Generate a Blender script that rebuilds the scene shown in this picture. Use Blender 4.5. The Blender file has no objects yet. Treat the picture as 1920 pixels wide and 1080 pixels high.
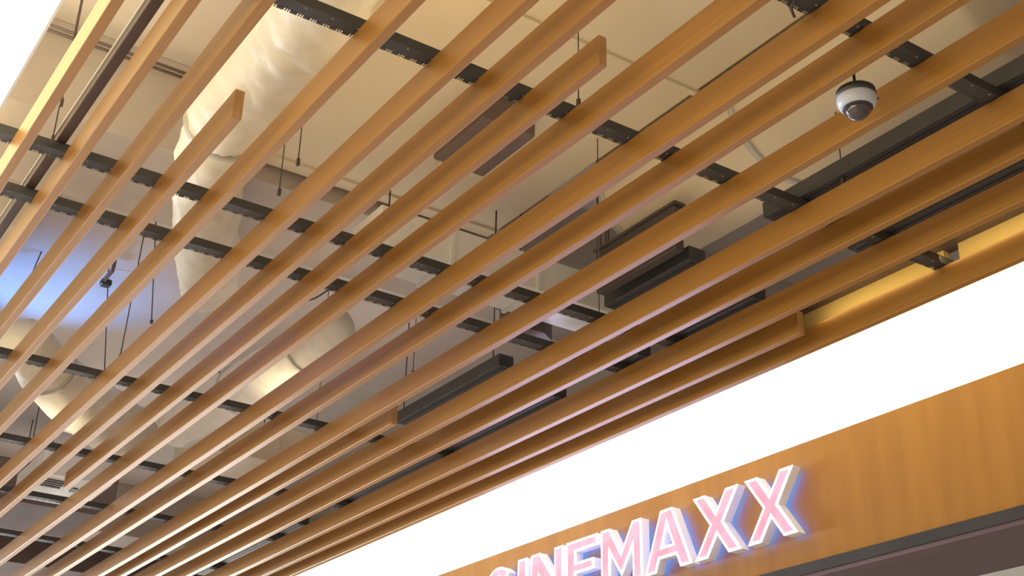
import bpy, bmesh, math, random
from mathutils import Vector, Matrix, noise
from mathutils.geometry import tessellate_polygon

random.seed(7)
scene = bpy.context.scene
COL = scene.collection
H = 3.3          # metres from the viewer's eye up to the underside of the slats
EYE = 1.6        # eye height above the floor


def W(across, away, up):
    """across / away / up measured in eye-to-slat heights -> metres"""
    return Vector((across * H, away * H, EYE + up * H))


# ------------------------------------------------------------------ camera
cam_data = bpy.data.cameras.new('camera')
cam_data.sensor_width = 36.0
cam_data.lens = 2435.14 / 1920.0 * 36.0
cam_data.clip_end = 200.0
cam = bpy.data.objects.new('camera', cam_data)
COL.objects.link(cam)
yaw, pitch, roll = math.radians(33.39666), math.radians(25.99943), math.radians(1.28547)
fwd = Vector((math.cos(pitch) * math.sin(yaw), math.cos(pitch) * math.cos(yaw), math.sin(pitch)))
rgt = Vector((math.cos(yaw), -math.sin(yaw), 0.0))
upv = Vector((-math.sin(pitch) * math.sin(yaw), -math.sin(pitch) * math.cos(yaw), math.cos(pitch)))
r2 = math.cos(roll) * rgt + math.sin(roll) * upv
u2 = -math.sin(roll) * rgt + math.cos(roll) * upv
M = Matrix((r2, u2, -fwd)).transposed().to_4x4()
M.translation = Vector((0, 0, EYE))
cam.matrix_world = M
scene.camera = cam

# ------------------------------------------------------------------ colour, world, lights
scene.view_settings.view_transform = 'Standard'
scene.view_settings.look = 'None'
scene.view_settings.gamma = 1.0
scene.view_settings.use_curve_mapping = False
scene.view_settings.exposure = -0.17

world = bpy.data.worlds.new('mall_interior')
scene.world = world
world.use_nodes = True
bg = world.node_tree.nodes['Background']
bg.inputs['Color'].default_value = (1.0, 0.88, 0.70, 1)
bg.inputs['Strength'].default_value = 0.52


def lamp(name, kind, loc, power, color, size=0.3, target=None, size_y=None, spot=None, blend=0.6):
    d = bpy.data.lights.new(name, kind)
    d.energy = power
    d.color = color
    if kind == 'AREA':
        d.size = size
        if size_y:
            d.shape = 'RECTANGLE'
            d.size_y = size_y
    elif kind == 'SPOT':
        d.shadow_soft_size = size
        d.spot_size = math.radians(spot or 60)
        d.spot_blend = blend
    else:
        d.shadow_soft_size = size
    o = bpy.data.objects.new(name, d)
    COL.objects.link(o)
    o.location = loc
    if target is not None:
        o.rotation_euler = (Vector(target) - Vector(loc)).to_track_quat('-Z', 'Y').to_euler()
    return o


PANEL_R = 1.7      # luminous cove beside the sign
PANEL_L = 3.0      # luminous panel at the left
WARM = (1.0, 0.76, 0.38)
FILL_GAIN = 0.21


def fill_up(a, y, z, power, color, size=0.5):
    p = W(a, y, z)
    lamp('plenum_fill', 'AREA', p, power * FILL_GAIN, color, size, p + Vector((0, 0, 1)))  # unseen fill lamp, added to brighten the ducts and slab from below


fill_up(0.80, 1.40, 1.075, 20, WARM)
fill_up(0.82, 1.80, 1.075, 9, WARM, 0.7)
fill_up(1.00, 1.10, 1.075, 14, (1.0, 0.84, 0.6), 0.9)
fill_up(1.15, 1.60, 1.075, 9, (1.0, 0.82, 0.55), 0.9)
fill_up(1.45, 1.35, 1.075, 4, (1.0, 0.84, 0.6), 0.9)
fill_up(0.50, 1.95, 1.075, 11, (1.0, 0.86, 0.6), 0.4)
fill_up(0.42, 1.60, 1.075, 2, (1.0, 0.9, 0.8), 1.0)
fill_up(1.12, 2.70, 1.075, 11, (1.0, 0.84, 0.52), 0.5)
fill_up(1.05, 2.25, 1.075, 12, (1.0, 0.9, 0.75), 0.9)
fill_up(0.75, 3.25, 1.075, 9, (1.0, 0.87, 0.58), 0.5)
fill_up(1.52, 2.12, 1.075, 9, (0.85, 0.82, 1.0), 0.4)
fill_up(1.35, 2.90, 1.075, 20, (1.0, 0.9, 0.85), 1.2)
fill_up(1.20, 3.90, 1.060, 12, (1.0, 0.94, 0.86), 1.0)
lamp('blue_spot', 'SPOT', W(0.62, 3.45, 1.12), 150, (0.11, 0.36, 1.0), 0.05, W(0.70, 3.30, 1.5), spot=80, blend=0.8)
lamp('cove_strip', 'AREA', W(1.728, 0.60, 1.058), 7, (1.0, 0.78, 0.34), 6.4, W(1.775, 0.60, 1.062), size_y=0.03)
lamp('far_right_fill', 'AREA', W(2.36, 7.4, 0.10), 1000, (1.0, 0.96, 0.90), 12.0, W(1.0, 7.4, 0.10), size_y=3.2)  # unseen lamp added to put a white sheen on the far slat undersides
lamp('floor_bounce_fill', 'AREA', W(-1.3, 1.2, 1.0), 420, (1.0, 0.86, 0.58), 5.0, W(-0.2, 1.4, -0.48), size_y=5.0)  # added out of view so floor bounce lifts the slat undersides
lamp('lobby_display', 'AREA', W(2.24, 2.95, 0.57), 130, (0.70, 0.64, 1.0), 3.8, W(1.4, 2.95, 0.62), size_y=0.6)
lamp('atrium_light', 'AREA', W(-1.7, 1.8, 0.38), 460, (1.0, 0.86, 0.55), 18.0, W(0.9, 1.8, 0.85), size_y=2.0)
lamp('far_cold_fill', 'AREA', W(-0.7, 8.6, 0.55), 4200, (0.76, 0.91, 1.0), 8.0, W(0.9, 4.4, 1.0), size_y=2.6)  # unseen cold lamp added to whiten the far slats


# ------------------------------------------------------------------ materials
def mat(name, base, rough=0.5, metal=0.0, emit=None, estr=0.0, spec=0.5):
    m = bpy.data.materials.new(name)
    m.use_nodes = True
    b = m.node_tree.nodes['Principled BSDF']
    b.inputs['Base Color'].default_value = (*base, 1)
    b.inputs['Roughness'].default_value = rough
    b.inputs['Metallic'].default_value = metal
    b.inputs['Specular IOR Level'].default_value = spec
    if emit:
        b.inputs['Emission Color'].default_value = (*emit, 1)
        b.inputs['Emission Strength'].default_value = estr
    return m


def noisy(m, c1, c2, scale=(1, 1, 1), nscale=6.0, detail=4.0, bump=0.0, lo=0.35, hi=0.65, rnd=True, dist=0.0):
    nt = m.node_tree
    N, L = nt.nodes, nt.links
    b = N['Principled BSDF']
    tc = N.new('ShaderNodeTexCoord')
    mp = N.new('ShaderNodeMapping')
    mp.inputs['Scale'].default_value = scale
    L.new(tc.outputs['Object'], mp.inputs['Vector'])
    if rnd:
        oi = N.new('ShaderNodeObjectInfo')
        ml = N.new('ShaderNodeMath'); ml.operation = 'MULTIPLY'; ml.inputs[1].default_value = 37.0
        L.new(oi.outputs['Random'], ml.inputs[0])
        L.new(ml.outputs[0], mp.inputs['Location'])
    nz = N.new('ShaderNodeTexNoise')
    nz.inputs['Scale'].default_value = nscale
    nz.inputs['Detail'].default_value = detail
    nz.inputs['Distortion'].default_value = dist
    L.new(mp.outputs['Vector'], nz.inputs['Vector'])
    cr = N.new('ShaderNodeValToRGB')
    cr.color_ramp.elements[0].position = lo
    cr.color_ramp.elements[1].position = hi
    cr.color_ramp.elements[0].color = (*c1, 1)
    cr.color_ramp.elements[1].color = (*c2, 1)
    L.new(nz.outputs['Fac'], cr.inputs['Fac'])
    L.new(cr.outputs['Color'], b.inputs['Base Color'])
    if bump:
        bp = N.new('ShaderNodeBump')
        bp.inputs['Strength'].default_value = bump
        bp.inputs['Distance'].default_value = 0.02
        L.new(nz.outputs['Fac'], bp.inputs['Height'])
        L.new(bp.outputs['Normal'], b.inputs['Normal'])
    return m


WOOD = noisy(mat('slat_wood', (0.5, 0.25, 0.06), 0.36, spec=0.55), (0.312, 0.140, 0.024), (0.356, 0.163, 0.029),
             (14, 0.35, 14), 5.0, 4, 0.02)
WOOD_END = noisy(mat('slat_end_wood', (0.5, 0.25, 0.06), 0.5), (0.46, 0.25, 0.10), (0.56, 0.32, 0.13), (20, 20, 3), 4, 3)
WOODWALL = noisy(mat('fascia_wood', (0.5, 0.25, 0.06), 0.6, spec=0.15), (0.275, 0.122, 0.022), (0.32, 0.146, 0.027),
                 (1, 2.2, 0.22), 3.0, 5, 0.01)
BLACK = noisy(mat('black_rail', (0.03, 0.03, 0.035), 0.5), (0.046, 0.046, 0.051), (0.058, 0.057, 0.061), nscale=9)
BROWNMETAL = noisy(mat('brown_channel', (0.08, 0.05, 0.045), 0.45), (0.075, 0.048, 0.043), (0.09, 0.057, 0.05), nscale=5)
DARKTRIM = noisy(mat('dark_trim', (0.06, 0.045, 0.045), 0.5, spec=0.2), (0.125, 0.080, 0.092), (0.14, 0.09, 0.10), nscale=3)
CHAR = noisy(mat('charcoal_reveal', (0.05, 0.045, 0.045), 0.5, spec=0.2), (0.036, 0.032, 0.034), (0.044, 0.038, 0.040), nscale=3)
SLAB = noisy(mat('slab_paint', (0.5, 0.45, 0.42), 0.85), (0.60, 0.53, 0.50), (0.66, 0.59, 0.55), nscale=1.3, bump=0.05)
BEAM = noisy(mat('beam_paint', (0.42, 0.37, 0.34), 0.85), (0.42, 0.36, 0.33), (0.48, 0.42, 0.38), nscale=1.6, bump=0.05)
SHEET = noisy(mat('duct_sheet', (0.55, 0.48, 0.38), 0.6), (0.66, 0.56, 0.40), (0.71, 0.61, 0.45), nscale=1.2, bump=0.03)
FOIL = noisy(mat('duct_wrap', (0.7, 0.66, 0.6), 0.5), (0.70, 0.65, 0.57), (0.80, 0.75, 0.67), (1, 1, 1), 5, 6, 0.35, dist=0.8)
TAPE = mat('duct_tape', (0.5, 0.47, 0.43), 0.4)
WHITE = noisy(mat('white_paint', (0.8, 0.8, 0.8), 0.4), (0.76, 0.76, 0.77), (0.82, 0.82, 0.82), nscale=3)
UNIT = noisy(mat('brown_unit', (0.24, 0.18, 0.16), 0.6), (0.13, 0.092, 0.086), (0.16, 0.115, 0.105), nscale=3)
RECESS = noisy(mat('recess_paint', (0.07, 0.055, 0.05), 0.6), (0.062, 0.048, 0.045), (0.075, 0.058, 0.053), nscale=3)
WIRE = mat('wire_dark', (0.07, 0.05, 0.045), 0.5)
PIPE = mat('pipe_dark', (0.14, 0.11, 0.105), 0.5)
GLOWR = mat('cove_diffuser', (0.9, 0.9, 0.88), 0.6, emit=(1.0, 0.92, 0.74), estr=PANEL_R)
GLOWL = mat('panel_diffuser', (0.9, 0.9, 0.88), 0.6, emit=(1.0, 0.82, 0.42), estr=PANEL_L)
RIM = mat('letter_rim', (0.9, 0.9, 0.92), 0.4, emit=(0.93, 0.92, 1.0), estr=7.0)
PINK = mat('letter_face', (0.30, 0.12, 0.17), 0.5, emit=(1.0, 0.5, 0.62), estr=0.72)
RETURN = mat('letter_return', (0.78, 0.76, 0.78), 0.4)
HALO = mat('letter_halo', (0.3, 0.4, 0.9), 0.4, emit=(0.02, 0.11, 1.0), estr=24.0)
UPSTAND = noisy(mat('upstand_paint', (0.62, 0.45, 0.17), 0.6), (0.60, 0.43, 0.16), (0.66, 0.48, 0.19), nscale=1.5)
TILE = noisy(mat('floor_tile', (0.6, 0.58, 0.55), 0.3), (0.56, 0.53, 0.50), (0.64, 0.61, 0.58), nscale=0.8)
CAMWHITE = mat('dome_housing', (0.52, 0.55, 0.66), 0.35)
CAMDARK = mat('dome_base', (0.035, 0.033, 0.04), 0.45)
CAMLENS = mat('dome_lens', (0.02, 0.02, 0.03), 0.15)
CAMGLASS = mat('dome_smoked', (0.055, 0.042, 0.055), 0.04, spec=0.8)

# pink faces: LED spots show through as a warmer rose
nt = PINK.node_tree
tc = nt.nodes.new('ShaderNodeTexCoord'); nz = nt.nodes.new('ShaderNodeTexNoise'); cr = nt.nodes.new('ShaderNodeValToRGB')
nz.inputs['Scale'].default_value = 5.5; nz.inputs['Detail'].default_value = 1.0
cr.color_ramp.elements[0].position = 0.42; cr.color_ramp.elements[0].color = (0.80, 0.50, 0.66, 1)
cr.color_ramp.elements[1].position = 0.64; cr.color_ramp.elements[1].color = (1.0, 0.30, 0.42, 1)
nt.links.new(tc.outputs['Object'], nz.inputs['Vector']); nt.links.new(nz.outputs['Fac'], cr.inputs['Fac'])
nt.links.new(cr.outputs['Color'], nt.nodes['Principled BSDF'].inputs['Emission Color'])


# ------------------------------------------------------------------ helpers
def mesh_obj(name, bm, m, parent=None, loc=(0, 0, 0), smooth=False):
    me = bpy.data.meshes.new(name)
    bmesh.ops.recalc_face_normals(bm, faces=bm.faces)
    bm.to_mesh(me)
    bm.free()
    me.materials.append(m)
    if smooth:
        for p in me.polygons:
            p.use_smooth = True
    o = bpy.data.objects.new(name, me)
    COL.objects.link(o)
    o.location = loc
    if parent is not None:
        o.parent = parent
    return o


def tag(o, label, cat, group=None):
    o['label'] = label
    o['category'] = cat
    if group:
        o['group'] = group
    return o


def thing(name, label, cat, loc, group=None):
    o = bpy.data.objects.new(name, None)
    o.empty_display_size = 0.1
    COL.objects.link(o)
    o.location = loc
    return tag(o, label, cat, group)


def struct(o):
    o['kind'] = 'structure'
    return o


def add_box(bm, lo, hi, bevel=0.0, segs=1):
    r = bmesh.ops.create_cube(bm, size=1.0)
    vs = r['verts']
    for v in vs:
        v.co = Vector([lo[i] + (v.co[i] + 0.5) * (hi[i] - lo[i]) for i in range(3)])
    if bevel:
        es = list({e for v in vs for e in v.link_edges})
        bmesh.ops.bevel(bm, geom=es, offset=bevel, segments=segs, affect='EDGES', profile=0.5)


def box(name, lo, hi, m, parent=None, bevel=0.0, segs=1, loc=None):
    """box between two world points; origin at the centre of its base unless given"""
    lo, hi = Vector(lo), Vector(hi)
    c = Vector(loc) if loc is not None else Vector(((lo.x + hi.x) / 2, (lo.y + hi.y) / 2, lo.z))
    base = parent_world(parent)
    bm = bmesh.new()
    add_box(bm, lo - c, hi - c, bevel, segs)
    return mesh_obj(name, bm, m, parent, c - base, smooth=False)


def parent_world(p):
    v = Vector((0, 0, 0))
    while p is not None:
        v += p.location
        p = p.parent
    return v


def catmull(pts, n):
    out = []
    P = [pts[0]] + list(pts) + [pts[-1]]
    for i in range(1, len(P) - 2):
        for k in range(n):
            t = k / n
            a, b, c, d = P[i - 1], P[i], P[i + 1], P[i + 2]
            out.append(0.5 * ((2 * b) + (c - a) * t + (2 * a - 5 * b + 4 * c - d) * t * t + (3 * b - a - 3 * c + d) * t ** 3))
    out.append(P[-2].copy())
    return out


def add_tube(bm, path, rad, n=8, caps=True, wrinkle=0.0, seed=0.0, flat=1.0):
    rings = []
    up = Vector((0, 0, 1))
    for i, p in enumerate(path):
        a = path[max(i - 1, 0)]
        b = path[min(i + 1, len(path) - 1)]
        t = (b - a).normalized()
        s = t.cross(up)
        if s.length < 1e-3:
            s = Vector((1, 0, 0))
        s.normalize()
        u = s.cross(t).normalized()
        r = rad[i] if isinstance(rad, (list, tuple)) else rad
        ring = []
        for k in range(n):
            an = 2 * math.pi * k / n
            rr = r
            if wrinkle:
                q = Vector((math.cos(an) * 1.6, math.sin(an) * 1.6, i * 0.28 + seed))
                rr *= 1 + wrinkle * (abs(noise.noise(q)) * 1.4 - 0.5 + 0.5 * noise.noise(q * 2.7))
            ring.append(bm.verts.new(p + s * math.cos(an) * rr + u * math.sin(an) * rr * flat))
        rings.append(ring)
    for i in range(len(rings) - 1):
        for k in range(n):
            bm.faces.new((rings[i][k], rings[i][(k + 1) % n], rings[i + 1][(k + 1) % n], rings[i + 1][k]))
    if caps:
        bm.faces.new(rings[0])
        bm.faces.new(list(reversed(rings[-1])))


def rod(name, a, b, r, m, parent=None, n=8):
    a, b = Vector(a), Vector(b)
    bm = bmesh.new()
    add_tube(bm, [Vector((0, 0, 0)), b - a], r, n)
    return mesh_obj(name, bm, m, parent, a - parent_world(parent), smooth=True)


def add_lathe(bm, prof, n=32):
    rings = [[bm.verts.new((r * math.cos(2 * math.pi * k / n), r * math.sin(2 * math.pi * k / n), z)) for k in range(n)] for r, z in prof]
    for i in range(len(rings) - 1):
        for k in range(n):
            bm.faces.new((rings[i][k], rings[i][(k + 1) % n], rings[i + 1][(k + 1) % n], rings[i + 1][k]))
    if prof[0][0] > 1e-4:
        bm.faces.new(rings[0])
    if prof[-1][0] > 1e-4:
        bm.faces.new(list(reversed(rings[-1])))


SB, ST = 1.0, 1.047      # underside and top of the slats
# ------------------------------------------------------------------ setting
struct(box('floor', (-12, -8, -0.1), (16, 40, 0.0), TILE))
struct(box('ceiling', W(-1.6, -1.0, 1.5), W(2.6, 9.5, 1.53), SLAB))
struct(box('wall_right', W(2.12, -0.6, 0.7245), W(2.16, 9.2, 1.005), WOODWALL))
struct(box('trim_1', W(2.112, -0.6, 0.699), W(2.165, 9.2, 0.7245), CHAR, bevel=0.004))
struct(box('trim_2', W(2.116, -0.6, 0.690), W(2.38, 9.2, 0.699), DARKTRIM))
struct(box('trim_3', W(2.38, -0.6, 0.690), W(3.4, 9.2, 0.70), WHITE))
struct(box('wall_far', W(-1.6, 9.4, -0.48), W(2.6, 9.5, 1.5), SLAB))

# beams under the slab
for i, (a0, a1, y0, y1, z) in enumerate([(0.30, 2.6, 2.119, 2.406, 1.30), (-0.2, 0.515, 2.72, 4.6, 1.36), (0.30, 2.6, 4.9, 5.2, 1.30)]):
    struct(box('beam', W(a0, y0, z), W(a1, y1, 1.5), BEAM, bevel=0.006))

struct(box('beam', W(0.30, 5.35, 1.24), W(2.6, 9.38, 1.5), UNIT, bevel=0.006))  # dark block added to cover the over-lit far slab

# luminous cove beside the sign
t = thing('light_cove', 'long glowing white light cove between the slats and the wooden sign wall', 'ceiling light', W(1.94, 3, 1.0))
box('diffuser', W(1.764, -0.6, 1.0), W(2.12, 9.2, 1.006), GLOWR, t)
box('cove_back', W(1.764, -0.6, 1.008), W(2.12, 9.2, 1.03), WHITE, t)
for y0, y1 in ((-0.6, 1.256), (1.288, 2.66), (2.72, 4.2)):
    box('upstand_panel', W(1.770, y0, 1.03), W(1.785, y1, 1.094), UPSTAND, t)
box('upstand_cap', W(1.70, -0.6, 1.094), W(1.79, 4.2, 1.106), BROWNMETAL, t)

# luminous panel at the left
t = thing('light_panel', 'broad glowing white ceiling panel in the upper left corner', 'ceiling light', W(0.136, 2, 1.15))
box('diffuser', W(0.0, -1.0, 1.15), W(0.272, 4.2, 1.156), GLOWL, t)
box('panel_edge', W(0.272, -1.0, 1.15), W(0.276, 4.2, 1.17), WHITE, t)

# ------------------------------------------------------------------ slats
G_SLAT = 'timber ceiling slats'
Y0, Y1 = -0.6, 9.2
SLATS = [  # corner (near underside edge), far edge, start, end, label
    (0.2865, 0.301, Y0, Y1, 'brightly lit yellow timber slat, first one right of the glowing left panel'),
    (0.3635, 0.378, Y0, Y1, 'yellow lit timber slat just right of the dark brown metal channel'),
    (0.4375, 0.4525, Y0, Y1, 'long timber slat between the yellow slat and the short slat ending over the wrapped duct'),
    (0.5095, 0.5240, 1.492, Y1, 'timber slat whose square cut end shows in front of the wrapped duct'),
    (0.587, 0.6015, Y0, Y1, 'long timber slat crossing the bend of the wrapped duct'),
    (0.699, 0.7135, Y0, Y1, 'long timber slat at the right of the yellow lit duct bottom'),
    (0.7745, 0.789, Y0, Y1, 'long timber slat just left of the slat with a square end at top centre'),
    (0.8495, 0.8625, 1.097, 3.416, 'shorter timber slat with square cut ends, near end at top centre'),
    (0.9255, 0.940, Y0, Y1, 'long timber slat just right of the slat with a square end at top centre'),
    (1.042, 1.0565, Y0, Y1, 'long timber slat running out of the top edge left of the dome camera'),
    (1.1195, 1.134, Y0, Y1, 'long timber slat passing just left of the dome camera'),
    (1.2385, 1.2530, Y0, Y1, 'long timber slat passing behind the dome camera'),
    (1.298, 1.3125, 2.45, Y1, 'timber slat whose near end stops below centre beside a dark linear channel'),
    (1.390, 1.4048, Y0, Y1, 'long timber slat below the long charcoal channel right of the dome camera'),
    (1.4715, 1.4860, Y0, Y1, 'long timber slat above the second charcoal channel, fifth one out from the sign wall'),
    (1.585, 1.600, Y0, Y1, 'timber slat with a lavender sheen, third one out from the glowing cove'),
    (1.669, 1.684, 1.554, Y1, 'timber slat with a lavender sheen whose square end stops beside the yellow cove panels'),
    (1.742, 1.757, Y0, Y1, 'last timber slat, edging the glowing white cove'),
]
for a0, a1, y0, y1, label in SLATS:
    lo, hi = W(a0, y0, SB), W(a1, y1, ST)
    loc = Vector(((lo.x + hi.x) / 2, lo.y, lo.z))
    s = box('timber_slat', lo, hi, WOOD, None, bevel=0.003, segs=2, loc=loc)
    tag(s, label, 'ceiling slat', G_SLAT)
    for yy, d in ((y0, -1), (y1, 1)):
        if (d < 0 and yy > 0) or (d > 0 and yy < 5):
            c = box('end_cap', (lo.x + 0.001, yy * H - (0.003 if d < 0 else 0), lo.z + 0.001),
                    (hi.x - 0.001, yy * H + (0.003 if d > 0 else 0), hi.z - 0.001), WOOD_END, s)

# ------------------------------------------------------------------ carrier rails
G_RAIL = 'black notched carrier rails'
RAILS = [(0.845, 'nearest black notched carrier rail, crossing by the dome camera in the top right'),
         (1.208, 'black notched carrier rail crossing from the top edge near the square slat end'),
         (1.724, 'black notched carrier rail crossing the wrapped duct and the white box at centre'),
         (1.887, 'black notched carrier rail just above the blue lit bay at the left'),
         (2.566, 'black notched carrier rail below the blue lit bay, across the lower left wrapped duct'),
         (3.094, 'black notched carrier rail in the lower left, just before the white air conditioner'),
         (3.531, 'black notched carrier rail in the lower left, just beyond the white air conditioner'),
         (3.972, 'black notched carrier rail in the lower left, second beyond the white air conditioner'),
         (4.62, 'farthest black notched carrier rail in the bottom left corner')]
tooth_me = None
for k, (x, label) in enumerate(RAILS):
    y = x * 1.049
    a0, a1 = 0.24, (1.70 if k != 1 else 1.769)
    lo, hi = W(a0, y, 1.049), W(a1, y + 0.0205, 1.064)
    loc = Vector(((lo.x + hi.x) / 2, (lo.y + hi.y) / 2, lo.z))
    bm = bmesh.new()
    w, d, hh = hi.x - lo.x, hi.y - lo.y, hi.z - lo.z
    # inverted channel: base web with two upturned flanges
    add_box(bm, (-w / 2, -d / 2, 0), (w / 2, d / 2, 0.004))
    add_box(bm, (-w / 2, -d / 2, 0.004), (w / 2, -d / 2 + 0.003, hh))
    add_box(bm, (-w / 2, d / 2 - 0.003, 0.004), (w / 2, d / 2, hh))
    r = tag(mesh_obj('carrier_rail', bm, BLACK, None, loc), label, 'carrier rail', G_RAIL)
    # notched lip: pairs of small prongs along the far edge
    bm = bmesh.new()
    n = int(w / 0.062)
    for i in range(n):
        cx = -w / 2 + (i + 0.5) * 0.062
        for xa, xb in ((-0.031, -0.014), (-0.007, -0.002), (0.005, 0.009), (0.016, 0.031)):
            add_box(bm, (cx + xa, d / 2, -0.001), (cx + xb, d / 2 + 0.018, 0.003))
    c = mesh_obj('notched_lip', bm, BLACK, r, (0, 0, 0))
    c['kind'] = 'stuff'
    bm = bmesh.new()
    for i in range(0, n, 2):
        cx = -w / 2 + (i + 0.5) * 0.062
        add_box(bm, (cx - 0.004, -d / 2 + 0.012, -0.002), (cx + 0.004, -d / 2 + 0.018, 0.0))
    c = mesh_obj('rivets', bm, TAPE, r, (0, 0, 0))
    c['kind'] = 'stuff'

# dark brown box channel beside the first slats
t = thing('metal_channel', 'dark brown metal channel running between the two yellow lit slats', 'metal channel', W(0.355, 2, 1.0645))
box('channel_body', W(0.3475, Y0, 1.0645), W(0.3630, 6.0, 1.086), BROWNMETAL, t, bevel=0.003)
box('channel_lip', W(0.3450, Y0, 1.078), W(0.3474, 6.0, 1.081), TAPE, t)

# linear charcoal channels above the slats
G_LIN = 'charcoal linear channels above the slats'
for k_lin, (a0, a1, y0, y1, z, label) in enumerate([
    (1.370, 1.408, -0.4, 1.332, 1.049, 'long charcoal linear channel right of the dome camera'),
    (1.370, 1.408, 1.515, 1.76, 1.049, 'charcoal linear channel in the dark recess right of centre'),
    (1.368, 1.405, 2.118, 2.56, 1.049, 'charcoal linear channel below centre, ending beside the square slat end'),
    (1.566, 1.600, -0.4, 1.329, 1.049, 'charcoal linear channel at the right edge above the yellow cove panels'),
    (1.566, 1.600, 1.563, 1.795, 1.049, 'short charcoal linear channel above the lavender lit slats'),
    (1.566, 1.600, 1.90, 1.99, 1.049, 'shortest charcoal piece between the lavender lit slats and the white box'),
    (1.564, 1.600, 2.195, 3.30, 1.049, 'long thin charcoal linear channel running down towards the bottom centre'),
    (1.564, 1.600, 3.50, 4.30, 1.049, 'farthest charcoal linear channel at the bottom, left of the glowing cove'),
]):
    a0, a1, y0, y1, z = a0 * 1.0155, a1 * 1.0155, y0 * 1.0155, y1 * 1.0155, 1.0655
    c = thing('linear_channel', label, 'linear channel', W((a0 + a1) / 2, (y0 + y1) / 2, z), G_LIN)
    box('channel_body', W(a0, y0, z), W(a1, y1, z + 0.028), BLACK, c, bevel=0.003)
    if k_lin in (1, 2):
        for y in ((y1 - 0.012, y1 - 0.004) if k_lin == 1 else (y0 + 0.03, y1 - 0.03)):
            rod('hanger_rod', W(a0 + 0.004, y, z + 0.028), W(a0 + 0.004, y, 1.5), 0.005, WIRE, c)
    box('slot', W(a0 + 0.012, y0 + 0.01, z - 0.0012), W(a1 - 0.012, y1 - 0.01, z), CAMDARK, c)

# ------------------------------------------------------------------ plenum: ducts and boxes
def duct(name, label, pts, rad, m, seed, wrinkle=0.09, flat=1.0, cat='duct', straps=(), n=28, sub=10):
    P = [W(*p) for p in pts]
    o = thing(name, label, cat, P[0])
    path = [p - P[0] for p in catmull(P, sub)]
    rr = rad
    if isinstance(rad, (list, tuple)):
        rr = []
        for i in range(len(rad) - 1):
            rr += [rad[i] + (rad[i + 1] - rad[i]) * k / sub for k in range(sub)]
        rr.append(rad[-1])
        rr = [q * H for q in rr]
    else:
        rr = [rad * H] * len(path)
    bm = bmesh.new()
    add_tube(bm, path, rr, n, True, wrinkle, seed, flat)
    mesh_obj('duct_wrap' if wrinkle > 0.02 else 'duct_body', bm, m, o, (0, 0, 0), smooth=True)
    for s in straps:
        i = min(max(int(s * (len(path) - 1)), 1), len(path) - 2)
        a, b = path[i], path[i + 1]
        d = (b - a).normalized() * 0.02
        bm = bmesh.new()
        add_tube(bm, [a - d, a + d], rr[i] * 1.03, n, True, 0.0, 0, flat)
        mesh_obj('strap', bm, TAPE, o, (0, 0, 0), smooth=True)
    return o


duct('wrapped_duct', 'large cream wrapped duct bending down in the upper left, wrinkled',
     [(0.560, 1.28, 1.27), (0.612, 1.42, 1.265), (0.632, 1.55, 1.26), (0.634, 1.68, 1.255), (0.628, 1.83, 1.245), (0.650, 1.97, 1.235), (0.705, 2.14, 1.225), (0.77, 2.30, 1.215), (0.84, 2.45, 1.21)],
     [0.080, 0.080, 0.078, 0.074, 0.070, 0.068, 0.066, 0.066, 0.062], FOIL, 3.1, 0.15, straps=(0.55,))
duct('wrapped_duct', 'cream wrapped duct in the lower left under the blue lit bay',
     [(0.60, 3.06, 1.25), (0.68, 3.14, 1.22), (0.78, 3.24, 1.20), (0.90, 3.36, 1.20), (1.02, 3.47, 1.20)],
     [0.055, 0.07, 0.08, 0.085, 0.085], FOIL, 9.7, 0.12, straps=(0.3,))
duct('wrapped_duct', 'creamy lit wrapped duct running down left of centre',
     [(1.145, 2.46, 1.205), (1.150, 2.60, 1.20), (1.135, 2.85, 1.20), (1.115, 3.1, 1.20), (1.10, 3.3, 1.20)],
     [0.05, 0.065, 0.065, 0.065, 0.065], FOIL, 5.2, 0.08, straps=(0.25, 0.6))
duct('round_duct', 'big tan round duct whose end shows between the slats right of centre',
     [(1.47, 1.735, 1.31), (1.47, 1.50, 1.31), (1.47, 1.25, 1.31), (1.47, 0.9, 1.31)],
     0.14, SHEET, 2.2, 0.012, straps=(0.02, 0.55), n=40)

t = thing('sheet_duct', 'broad flat bottomed tan sheet metal duct above the upper middle slats', 'duct', W(1.0, 1.5, 1.22))
box('duct_body', W(0.735, 0.3, 1.33), W(1.322, 2.105, 1.48), SHEET, t, bevel=0.02, segs=2)
for yy in (0.75, 1.42, 2.06):
    box('flange', W(0.730, yy, 1.324), W(1.326, yy + 0.012, 1.485), SHEET, t, bevel=0.003)
t = thing('fan_unit', 'dark brown rectangular unit under the tan sheet duct, seen in two slat gaps', 'ventilation unit', W(1.066, 1.72, 1.27))
box('unit_body', W(1.010, 1.635, 1.27), W(1.122, 1.81, 1.3285), UNIT, t, bevel=0.015, segs=2)
box('outlet_collar', W(1.03, 1.81, 1.275), W(1.10, 1.835, 1.32), SHEET, t)

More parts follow.
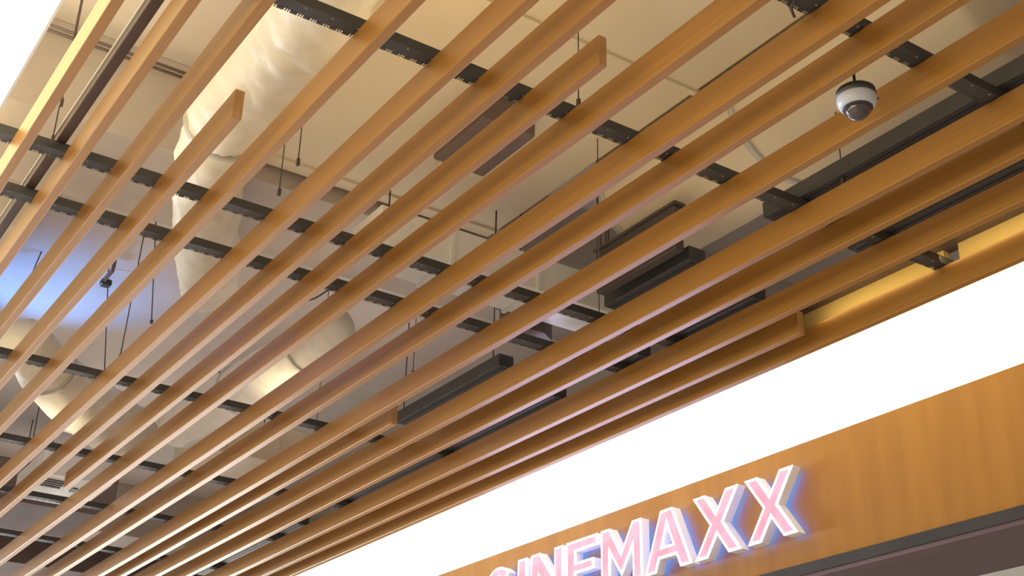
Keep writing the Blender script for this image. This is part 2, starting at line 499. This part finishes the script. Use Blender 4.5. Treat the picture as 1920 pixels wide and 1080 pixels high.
t = thing('white_duct', 'white painted box duct running across above the carrier rail at centre', 'duct', W(1.2, 1.95, 1.12))
box('duct_body', W(0.95, 1.885, 1.115), W(1.66, 2.005, 1.19), WHITE, t, bevel=0.006)
for a in (1.10, 1.30, 1.50):
    box('flange', W(a, 1.880, 1.111), W(a + 0.008, 2.010, 1.195), WHITE, t)
for a in (1.02, 1.27):
    rod('hanger_rod', W(a, 1.992, 1.19), W(a, 1.992, 1.3298), 0.006, WIRE, t)
t = thing('brown_box', 'small brown box with a cut corner below the white box duct', 'ventilation unit', W(1.4, 2.06, 1.10))
bm = bmesh.new()
pts = [(1.345, 2.02), (1.415, 2.02), (1.452, 2.045), (1.475, 2.085), (1.345, 2.085)]
vb = [bm.verts.new(W(x, y, 1.10) - t.location) for x, y in pts]
vt = [bm.verts.new(W(x, y, 1.16) - t.location) for x, y in pts]
bm.faces.new(vb); bm.faces.new(vt)
for i in range(5):
    bm.faces.new((vb[i], vb[(i + 1) % 5], vt[(i + 1) % 5], vt[i]))
mesh_obj('unit_body', bm, UNIT, t)
box('lid', W(1.340, 2.015, 1.16), W(1.48, 2.09, 1.168), UNIT, t)
rod('hanger_rod', W(1.37, 2.05, 1.168), W(1.37, 2.05, 1.5), 0.006, WIRE, t)

t = thing('recess_box', 'dark brown recessed box beside the round duct right of centre', 'ventilation unit', W(1.36, 1.8, 1.09))
box('unit_body', W(1.352, 1.53, 1.072), W(1.372, 1.76, 1.16), RECESS, t, bevel=0.004)
box('unit_flange', W(1.349, 1.525, 1.16), W(1.375, 1.765, 1.166), RECESS, t)
for y in (1.745, 1.755):
    rod('hanger_rod', W(1.3525, y, 1.166), W(1.3525, y, 1.5), 0.005, WIRE, t)

# air conditioner in the lower left
t = thing('air_conditioner', 'white air conditioner with louvres and dark slots in the lower left', 'air conditioner', W(0.93, 3.77, 1.095))
box('casing', W(0.83, 3.60, 1.09), W(1.03, 3.89, 1.16), WHITE, t, bevel=0.01, segs=2)
for i in range(4):
    box('louvre', W(0.845, 3.645 + i * 0.022, 1.0870), W(0.915, 3.655 + i * 0.022, 1.0905), BROWNMETAL, t)
for i in range(3):
    box('slot', W(0.945 + i * 0.020, 3.69 - i * 0.045, 1.0870), W(0.960 + i * 0.020, 3.73 - i * 0.045, 1.0905), CAMDARK, t)

for y in (3.62, 3.87):
    rod('hanger_rod', W(0.85, y, 1.16), W(0.85, y, 1.5), 0.006, WIRE, t)

# dark grey duct beyond the air conditioner
t = thing('grey_duct', 'dark grey box duct in the bottom left corner beyond the white air conditioner', 'duct', W(0.7, 4.4, 1.16))
box('duct_body', W(0.30, 4.20, 1.165), W(1.22, 4.56, 1.30), UNIT, t, bevel=0.01)
for a in (0.55, 0.80, 1.05):
    box('flange', W(a, 4.195, 1.16), W(a + 0.008, 4.565, 1.305), UNIT, t)
for a in (0.45, 0.95):
    rod('hanger_rod', W(a, 4.38, 1.30), W(a, 4.38, 1.5), 0.006, WIRE, t)
t = thing('tan_duct', 'small tan box duct with flanges low in the plenum at the bottom left', 'duct', W(1.3, 3.6, 1.16))
box('duct_body', W(1.20, 3.35, 1.17), W(1.50, 3.62, 1.28), SHEET, t, bevel=0.01)
for a in (1.26, 1.42):
    box('flange', W(a, 3.345, 1.165), W(a + 0.008, 3.625, 1.285), SHEET, t)
    rod('hanger_rod', W(a + 0.004, 3.5, 1.285), W(a + 0.004, 3.5, 1.5), 0.006, WIRE, t)

# twin conduits
for dy, lab in ((0.0, 'thin dark conduit pipe at the upper left, nearer of the pair'), (0.016, 'thin dark conduit pipe at the upper left, farther of the pair')):
    P = W(0.20, 2.075 + dy, 1.45)
    o = thing('conduit_pipe', lab, 'pipe', P, 'pair of conduit pipes')
    rod('pipe', P, W(0.72, 2.075 + dy, 1.45), 0.011, PIPE, o)
    for a in (0.30, 0.70):
        rod('pipe_hanger', W(a, 2.075 + dy, 1.45), W(a, 2.075 + dy, 1.5), 0.004, PIPE, o, 6)

# bracket lamp below the blue bay
t = thing('projector_bracket', 'small dark bracket lamp hanging in the blue lit bay', 'lamp', W(0.775, 3.0, 1.45))
box('mount_plate', W(0.764, 2.975, 1.45), W(0.772, 2.985, 1.5), PIPE, t)
box('arm', W(0.766, 2.98, 1.44), W(0.772, 3.06, 1.452), PIPE, t)
box('lamp_head', W(0.764, 3.05, 1.435), W(0.790, 3.075, 1.452), CAMDARK, t, bevel=0.01)

# hanger wires
G_WIRE = 'thin dark hanger wires'
WIRES = [((0.312, 1.640), 'hanger wire between the first yellow slat and the dark brown channel, upper one'),
         ((0.330, 1.745), 'hanger wire between the first yellow slat and the dark brown channel, lower one'),
         ((0.655, 1.590), 'hanger wire under the tan sheet duct, right one of the pair by the wrapped duct'),
         ((0.670, 1.690), 'hanger wire under the tan sheet duct, left one of the pair by the wrapped duct'),
         ((1.36, 1.150), 'hanger wire below the dome camera, above the long charcoal channel'),
         ((1.235, 1.600), 'hanger wire right of centre above the dark recessed box'),
         ((1.385, 1.795), 'hanger wire right of centre beside the white box duct'),
         ((1.22, 2.22), 'hanger wire at lower middle, left of the square slat end'),
         ((1.21, 2.655), 'hanger wire at lower middle above the fifth carrier rail'),
         ((0.905, 1.215), 'hanger wire in front of the yellow lit duct at the top')]
def wire_top(P):
    a, y = P.x / H, P.y / H
    if 0.735 < a < 1.322 and 0.3 < y < 2.105:
        return 1.33
    if abs(a - 1.47) < 0.14 and 0.9 < y < 1.735:
        return 1.31 - math.sqrt(0.14 ** 2 - (a - 1.47) ** 2)
    if 0.55 < a < 0.72 and y < 1.9:
        return 1.205
    return 1.5


for (a, y), label in WIRES:
    P = W(a * 1.03, y * 1.03, 1.055)
    o = thing('hanger_wire', label, 'wire', P, G_WIRE)
    rod('wire', P, (P.x, P.y, EYE + wire_top(P) * H), 0.0035, WIRE, o, 6)
    box('wire_clip', (P.x - 0.008, P.y - 0.008, P.z - 0.01), (P.x + 0.008, P.y + 0.008, P.z + 0.03), WIRE, o)
for a, b, label in [((0.599, 3.29, 1.3), (0.615, 3.10, 1.5), 'slanted stay wire at the left edge in the blue bay'),
                    ((0.859, 3.118, 1.28), (0.785, 2.816, 1.5), 'long slanted stay wire in the lavender bay, leaning right'),
                    ((0.862, 2.906, 1.3), (0.781, 2.73, 1.5), 'short slanted stay wire in the lavender bay, leaning left'),
                    ((0.861, 3.249, 1.28), (0.784, 3.089, 1.5), 'slanted stay wire below the blue bay, over the lower left duct')]:
    o = thing('stay_wire', label, 'wire', W(*a), 'slanted stay wires')
    rod('wire', W(*a), W(*b), 0.005, WIRE, o, 6)
    box('wire_clip', W(a[0] - 0.003, a[1] - 0.003, a[2] - 0.004), W(a[0] + 0.003, a[1] + 0.003, a[2] + 0.006), WIRE, o)

# loose cables
for pts, label in [([(1.000, 0.86, 1.052), (1.007, 0.902, 1.044), (1.030, 0.921, 1.046), (1.036, 0.935, 1.08)], 'loose dark cable loop at the top edge right of centre'),
                   ([(0.945, 1.985, 1.0662), (0.935, 2.03, 1.072), (0.925, 2.09, 1.068), (0.912, 2.14, 1.072), (0.90, 2.19, 1.068), (0.885, 2.26, 1.075)], 'dark cable end hanging off the carrier rail left of centre')]:
    P = [W(*p) for p in pts]
    o = thing('cable', label, 'cable', P[0])
    bm = bmesh.new()
    add_tube(bm, [p - P[0] for p in catmull(P, 8)], 0.006, 8)
    mesh_obj('cord', bm, WIRE, o, smooth=True)

# ------------------------------------------------------------------ dome camera
t = thing('dome_camera', 'white dome security camera with smoked bubble hanging below the slats', 'security camera', W(1.1702, 0.9522, 1.003))
S = 0.088
bm = bmesh.new(); add_lathe(bm, [(0.007, 0.22), (0.007, 0.0)], 12)
mesh_obj('stem', bm, CAMDARK, t, (0, 0, 0.0), smooth=True)
bm = bmesh.new(); add_lathe(bm, [(0.0, 0.046), (S * 0.80, 0.046), (S * 0.97, 0.034), (S * 1.01, 0.0), (0, 0.0)], 40)
mesh_obj('base', bm, CAMDARK, t, (0, 0, -0.028), smooth=True)
bm = bmesh.new(); add_lathe(bm, [(0, 0.0), (S * 0.99, 0.0), (S * 1.0, -0.010), (S * 0.97, -0.030), (S * 0.86, -0.047), (S * 0.74, -0.056), (S * 0.69, -0.056), (S * 0.67, -0.048), (0, -0.048)], 40)
hs = mesh_obj('housing', bm, CAMWHITE, t, (0, 0, -0.028), smooth=True)
bm = bmesh.new(); add_box(bm, (-0.004, -0.008, -0.003), (0.004, 0.008, 0.003), 0.001)
sc = mesh_obj('screw', bm, CAMDARK, hs, (S * 0.69, -S * 0.71, -0.015))
bm = bmesh.new()
RD = S * 0.67
prof = [(RD * 1.0, 0.0)] + [(RD * math.cos(a), -0.004 - RD * 0.92 * math.sin(a)) for a in [i * math.pi / 2 / 10 for i in range(11)]]
prof[-1] = (0.0005, prof[-1][1])
add_lathe(bm, prof, 36)
mesh_obj('dome', bm, CAMGLASS, t, (0, 0, -0.079), smooth=True)
bm = bmesh.new(); add_lathe(bm, [(RD * 0.99, 0.0), (RD * 1.12, -0.002), (RD * 1.12, -0.009), (RD * 1.0, -0.011)], 36)
mesh_obj('dome_ring', bm, CAMDARK, t, (0, 0, -0.079), smooth=True)

# ------------------------------------------------------------------ sign letters
def inset(poly, d):
    """offset a closed polygon inwards (poly given counter-clockwise)"""
    out = []
    n = len(poly)
    for i in range(n):
        p0, p1, p2 = Vector(poly[i - 1]), Vector(poly[i]), Vector(poly[(i + 1) % n])
        e1 = (p1 - p0).normalized(); e2 = (p2 - p1).normalized()
        n1 = Vector((-e1.y, e1.x)); n2 = Vector((-e2.y, e2.x))
        b = n1 + n2
        if b.length < 1e-5:
            b = n1
        b.normalize()
        k = d / max(b.dot(n1), 0.35)
        out.append(tuple(p1 + b * k))
    return out


def area(poly):
    return 0.5 * sum(poly[i - 1][0] * poly[i][1] - poly[i][0] * poly[i - 1][1] for i in range(len(poly)))


def prism(loops, y0, y1, sx):
    """extrude flat loops (x, z) from y0 to y1; first loop is the outline, others are holes"""
    bm = bmesh.new()
    flat = [p for lp in loops for p in lp]
    tris = tessellate_polygon([[Vector((p[0], p[1], 0)) for p in lp] for lp in loops])
    va = [bm.verts.new((y0, -p[0] * sx, p[1])) for p in flat]
    vb = [bm.verts.new((y1, -p[0] * sx, p[1])) for p in flat]
    for tr in tris:
        try:
            bm.faces.new([va[i] for i in tr]); bm.faces.new([vb[i] for i in reversed(tr)])
        except ValueError:
            pass
    o = 0
    for lp in loops:
        n = len(lp)
        for i in range(n):
            j = (i + 1) % n
            bm.faces.new((va[o + i], va[o + j], vb[o + j], vb[o + i]))
        o += n
    return bm


def letter_shapes():
    S = {}
    S['X'] = [[(0, 0), (.27, 0), (.5, .33), (.73, 0), (1, 0), (.645, .5), (1, 1), (.73, 1), (.5, .67), (.27, 1), (0, 1), (.355, .5)]]
    S['I'] = [[(0, 0), (1, 0), (1, 1), (0, 1)]]
    S['N'] = [[(0, 0), (.26, 0), (.26, .56), (.72, 0), (1, 0), (1, 1), (.74, 1), (.74, .44), (.28, 1), (0, 1)]]
    S['E'] = [[(0, 0), (1, 0), (1, .2), (.3, .2), (.3, .41), (.88, .41), (.88, .60), (.3, .60), (.3, .8), (1, .8), (1, 1), (0, 1)]]
    S['M'] = [[(0, 0), (.22, 0), (.22, .58), (.5, .13), (.78, .58), (.78, 0), (1, 0), (1, 1), (.78, 1), (.5, .52), (.22, 1), (0, 1)]]
    S['A'] = [[(0, 0), (.24, 0), (.315, .21), (.685, .21), (.76, 0), (1, 0), (.63, 1), (.37, 1)],
              [(.385, .40), (.5, .74), (.615, .40)][::-1]]
    outer = [(0.5 + 0.5 * math.cos(a), 0.5 + 0.5 * math.sin(a)) for a in [math.radians(42 + i * 276 / 26) for i in range(27)]]
    inner = [(0.5 + 0.235 * math.cos(a), 0.5 + 0.30 * math.sin(a)) for a in [math.radians(36 + i * 288 / 26) for i in range(27)]]
    S['C'] = [outer + inner[::-1]]
    return S


SH = letter_shapes()
LET = [('C', 3.285, 0.150, 'glowing pink channel letter C, first letter of the cinema sign, cut by the frame'),
       ('I', 3.1075, 0.044, 'glowing pink channel letter I of the cinema sign'),
       ('N', 3.040, 0.155, 'glowing pink channel letter N of the cinema sign'),
       ('E', 2.869, 0.140, 'glowing pink channel letter E of the cinema sign'),
       ('M', 2.712, 0.170, 'glowing pink channel letter M of the cinema sign'),
       ('A', 2.531, 0.178, 'glowing pink channel letter A of the cinema sign'),
       ('X', 2.340, 0.160, 'glowing pink channel letter X next to the letter A, first of the two'),
       ('X', 2.157, 0.158, 'glowing pink channel letter X at the right end of the cinema sign')]
ZB, ZT = 0.7858, 0.9395
YF, YW = 2.082, 2.12
for ch, x0, w, label in LET:
    x0, w = x0 * 0.9947, w * 0.9947
    base = W(YW, x0, ZB)
    t = thing('sign_letter', label, 'sign letter', base, 'channel letters of the cinema sign')
    hgt = (ZT - ZB) * H
    wid = w * H
    loops = []
    for lp in SH[ch]:
        q = [(p[0] * wid, p[1] * hgt) for p in lp]
        loops.append(q)
    if area(loops[0]) < 0:
        loops[0].reverse()
    for q in loops[1:]:
        if area(q) > 0:
            q.reverse()
    dep = (YW - YF) * H
    b = mesh_obj('return', prism(loops, -0.046, -dep, 1), RETURN, t)
    mesh_obj('rim', prism(loops, -dep, -dep - 0.006, 1), RIM, t)
    ins = [inset(q, 0.020) for q in loops]
    mesh_obj('face', prism(ins, -dep - 0.0065, -dep - 0.009, 1), PINK, t)
    ins = [inset(q, 0.012) for q in loops]
    mesh_obj('halo_plate', prism(ins, -0.038, -0.0455, 1), HALO, t)
    zz = (0.25, 0.8)
    for f in zz:
        px = wid * (0.5 if ch in 'IXM' else 0.12)
        if ch == 'A':
            px = wid * 0.5 if f > 0.5 else wid * 0.18
        if ch == 'C':
            px = wid * 0.14
            f = 0.5 if f < 0.5 else 0.62
        if ch == 'X':
            f = 0.45 if f < 0.5 else 0.55
        if ch == 'M':
            px = wid * 0.1
        bm = bmesh.new(); add_box(bm, (-0.038, -px - 0.005, f * hgt - 0.005), (0.0, -px + 0.005, f * hgt + 0.005))
        mesh_obj('standoff', bm, RETURN, t)
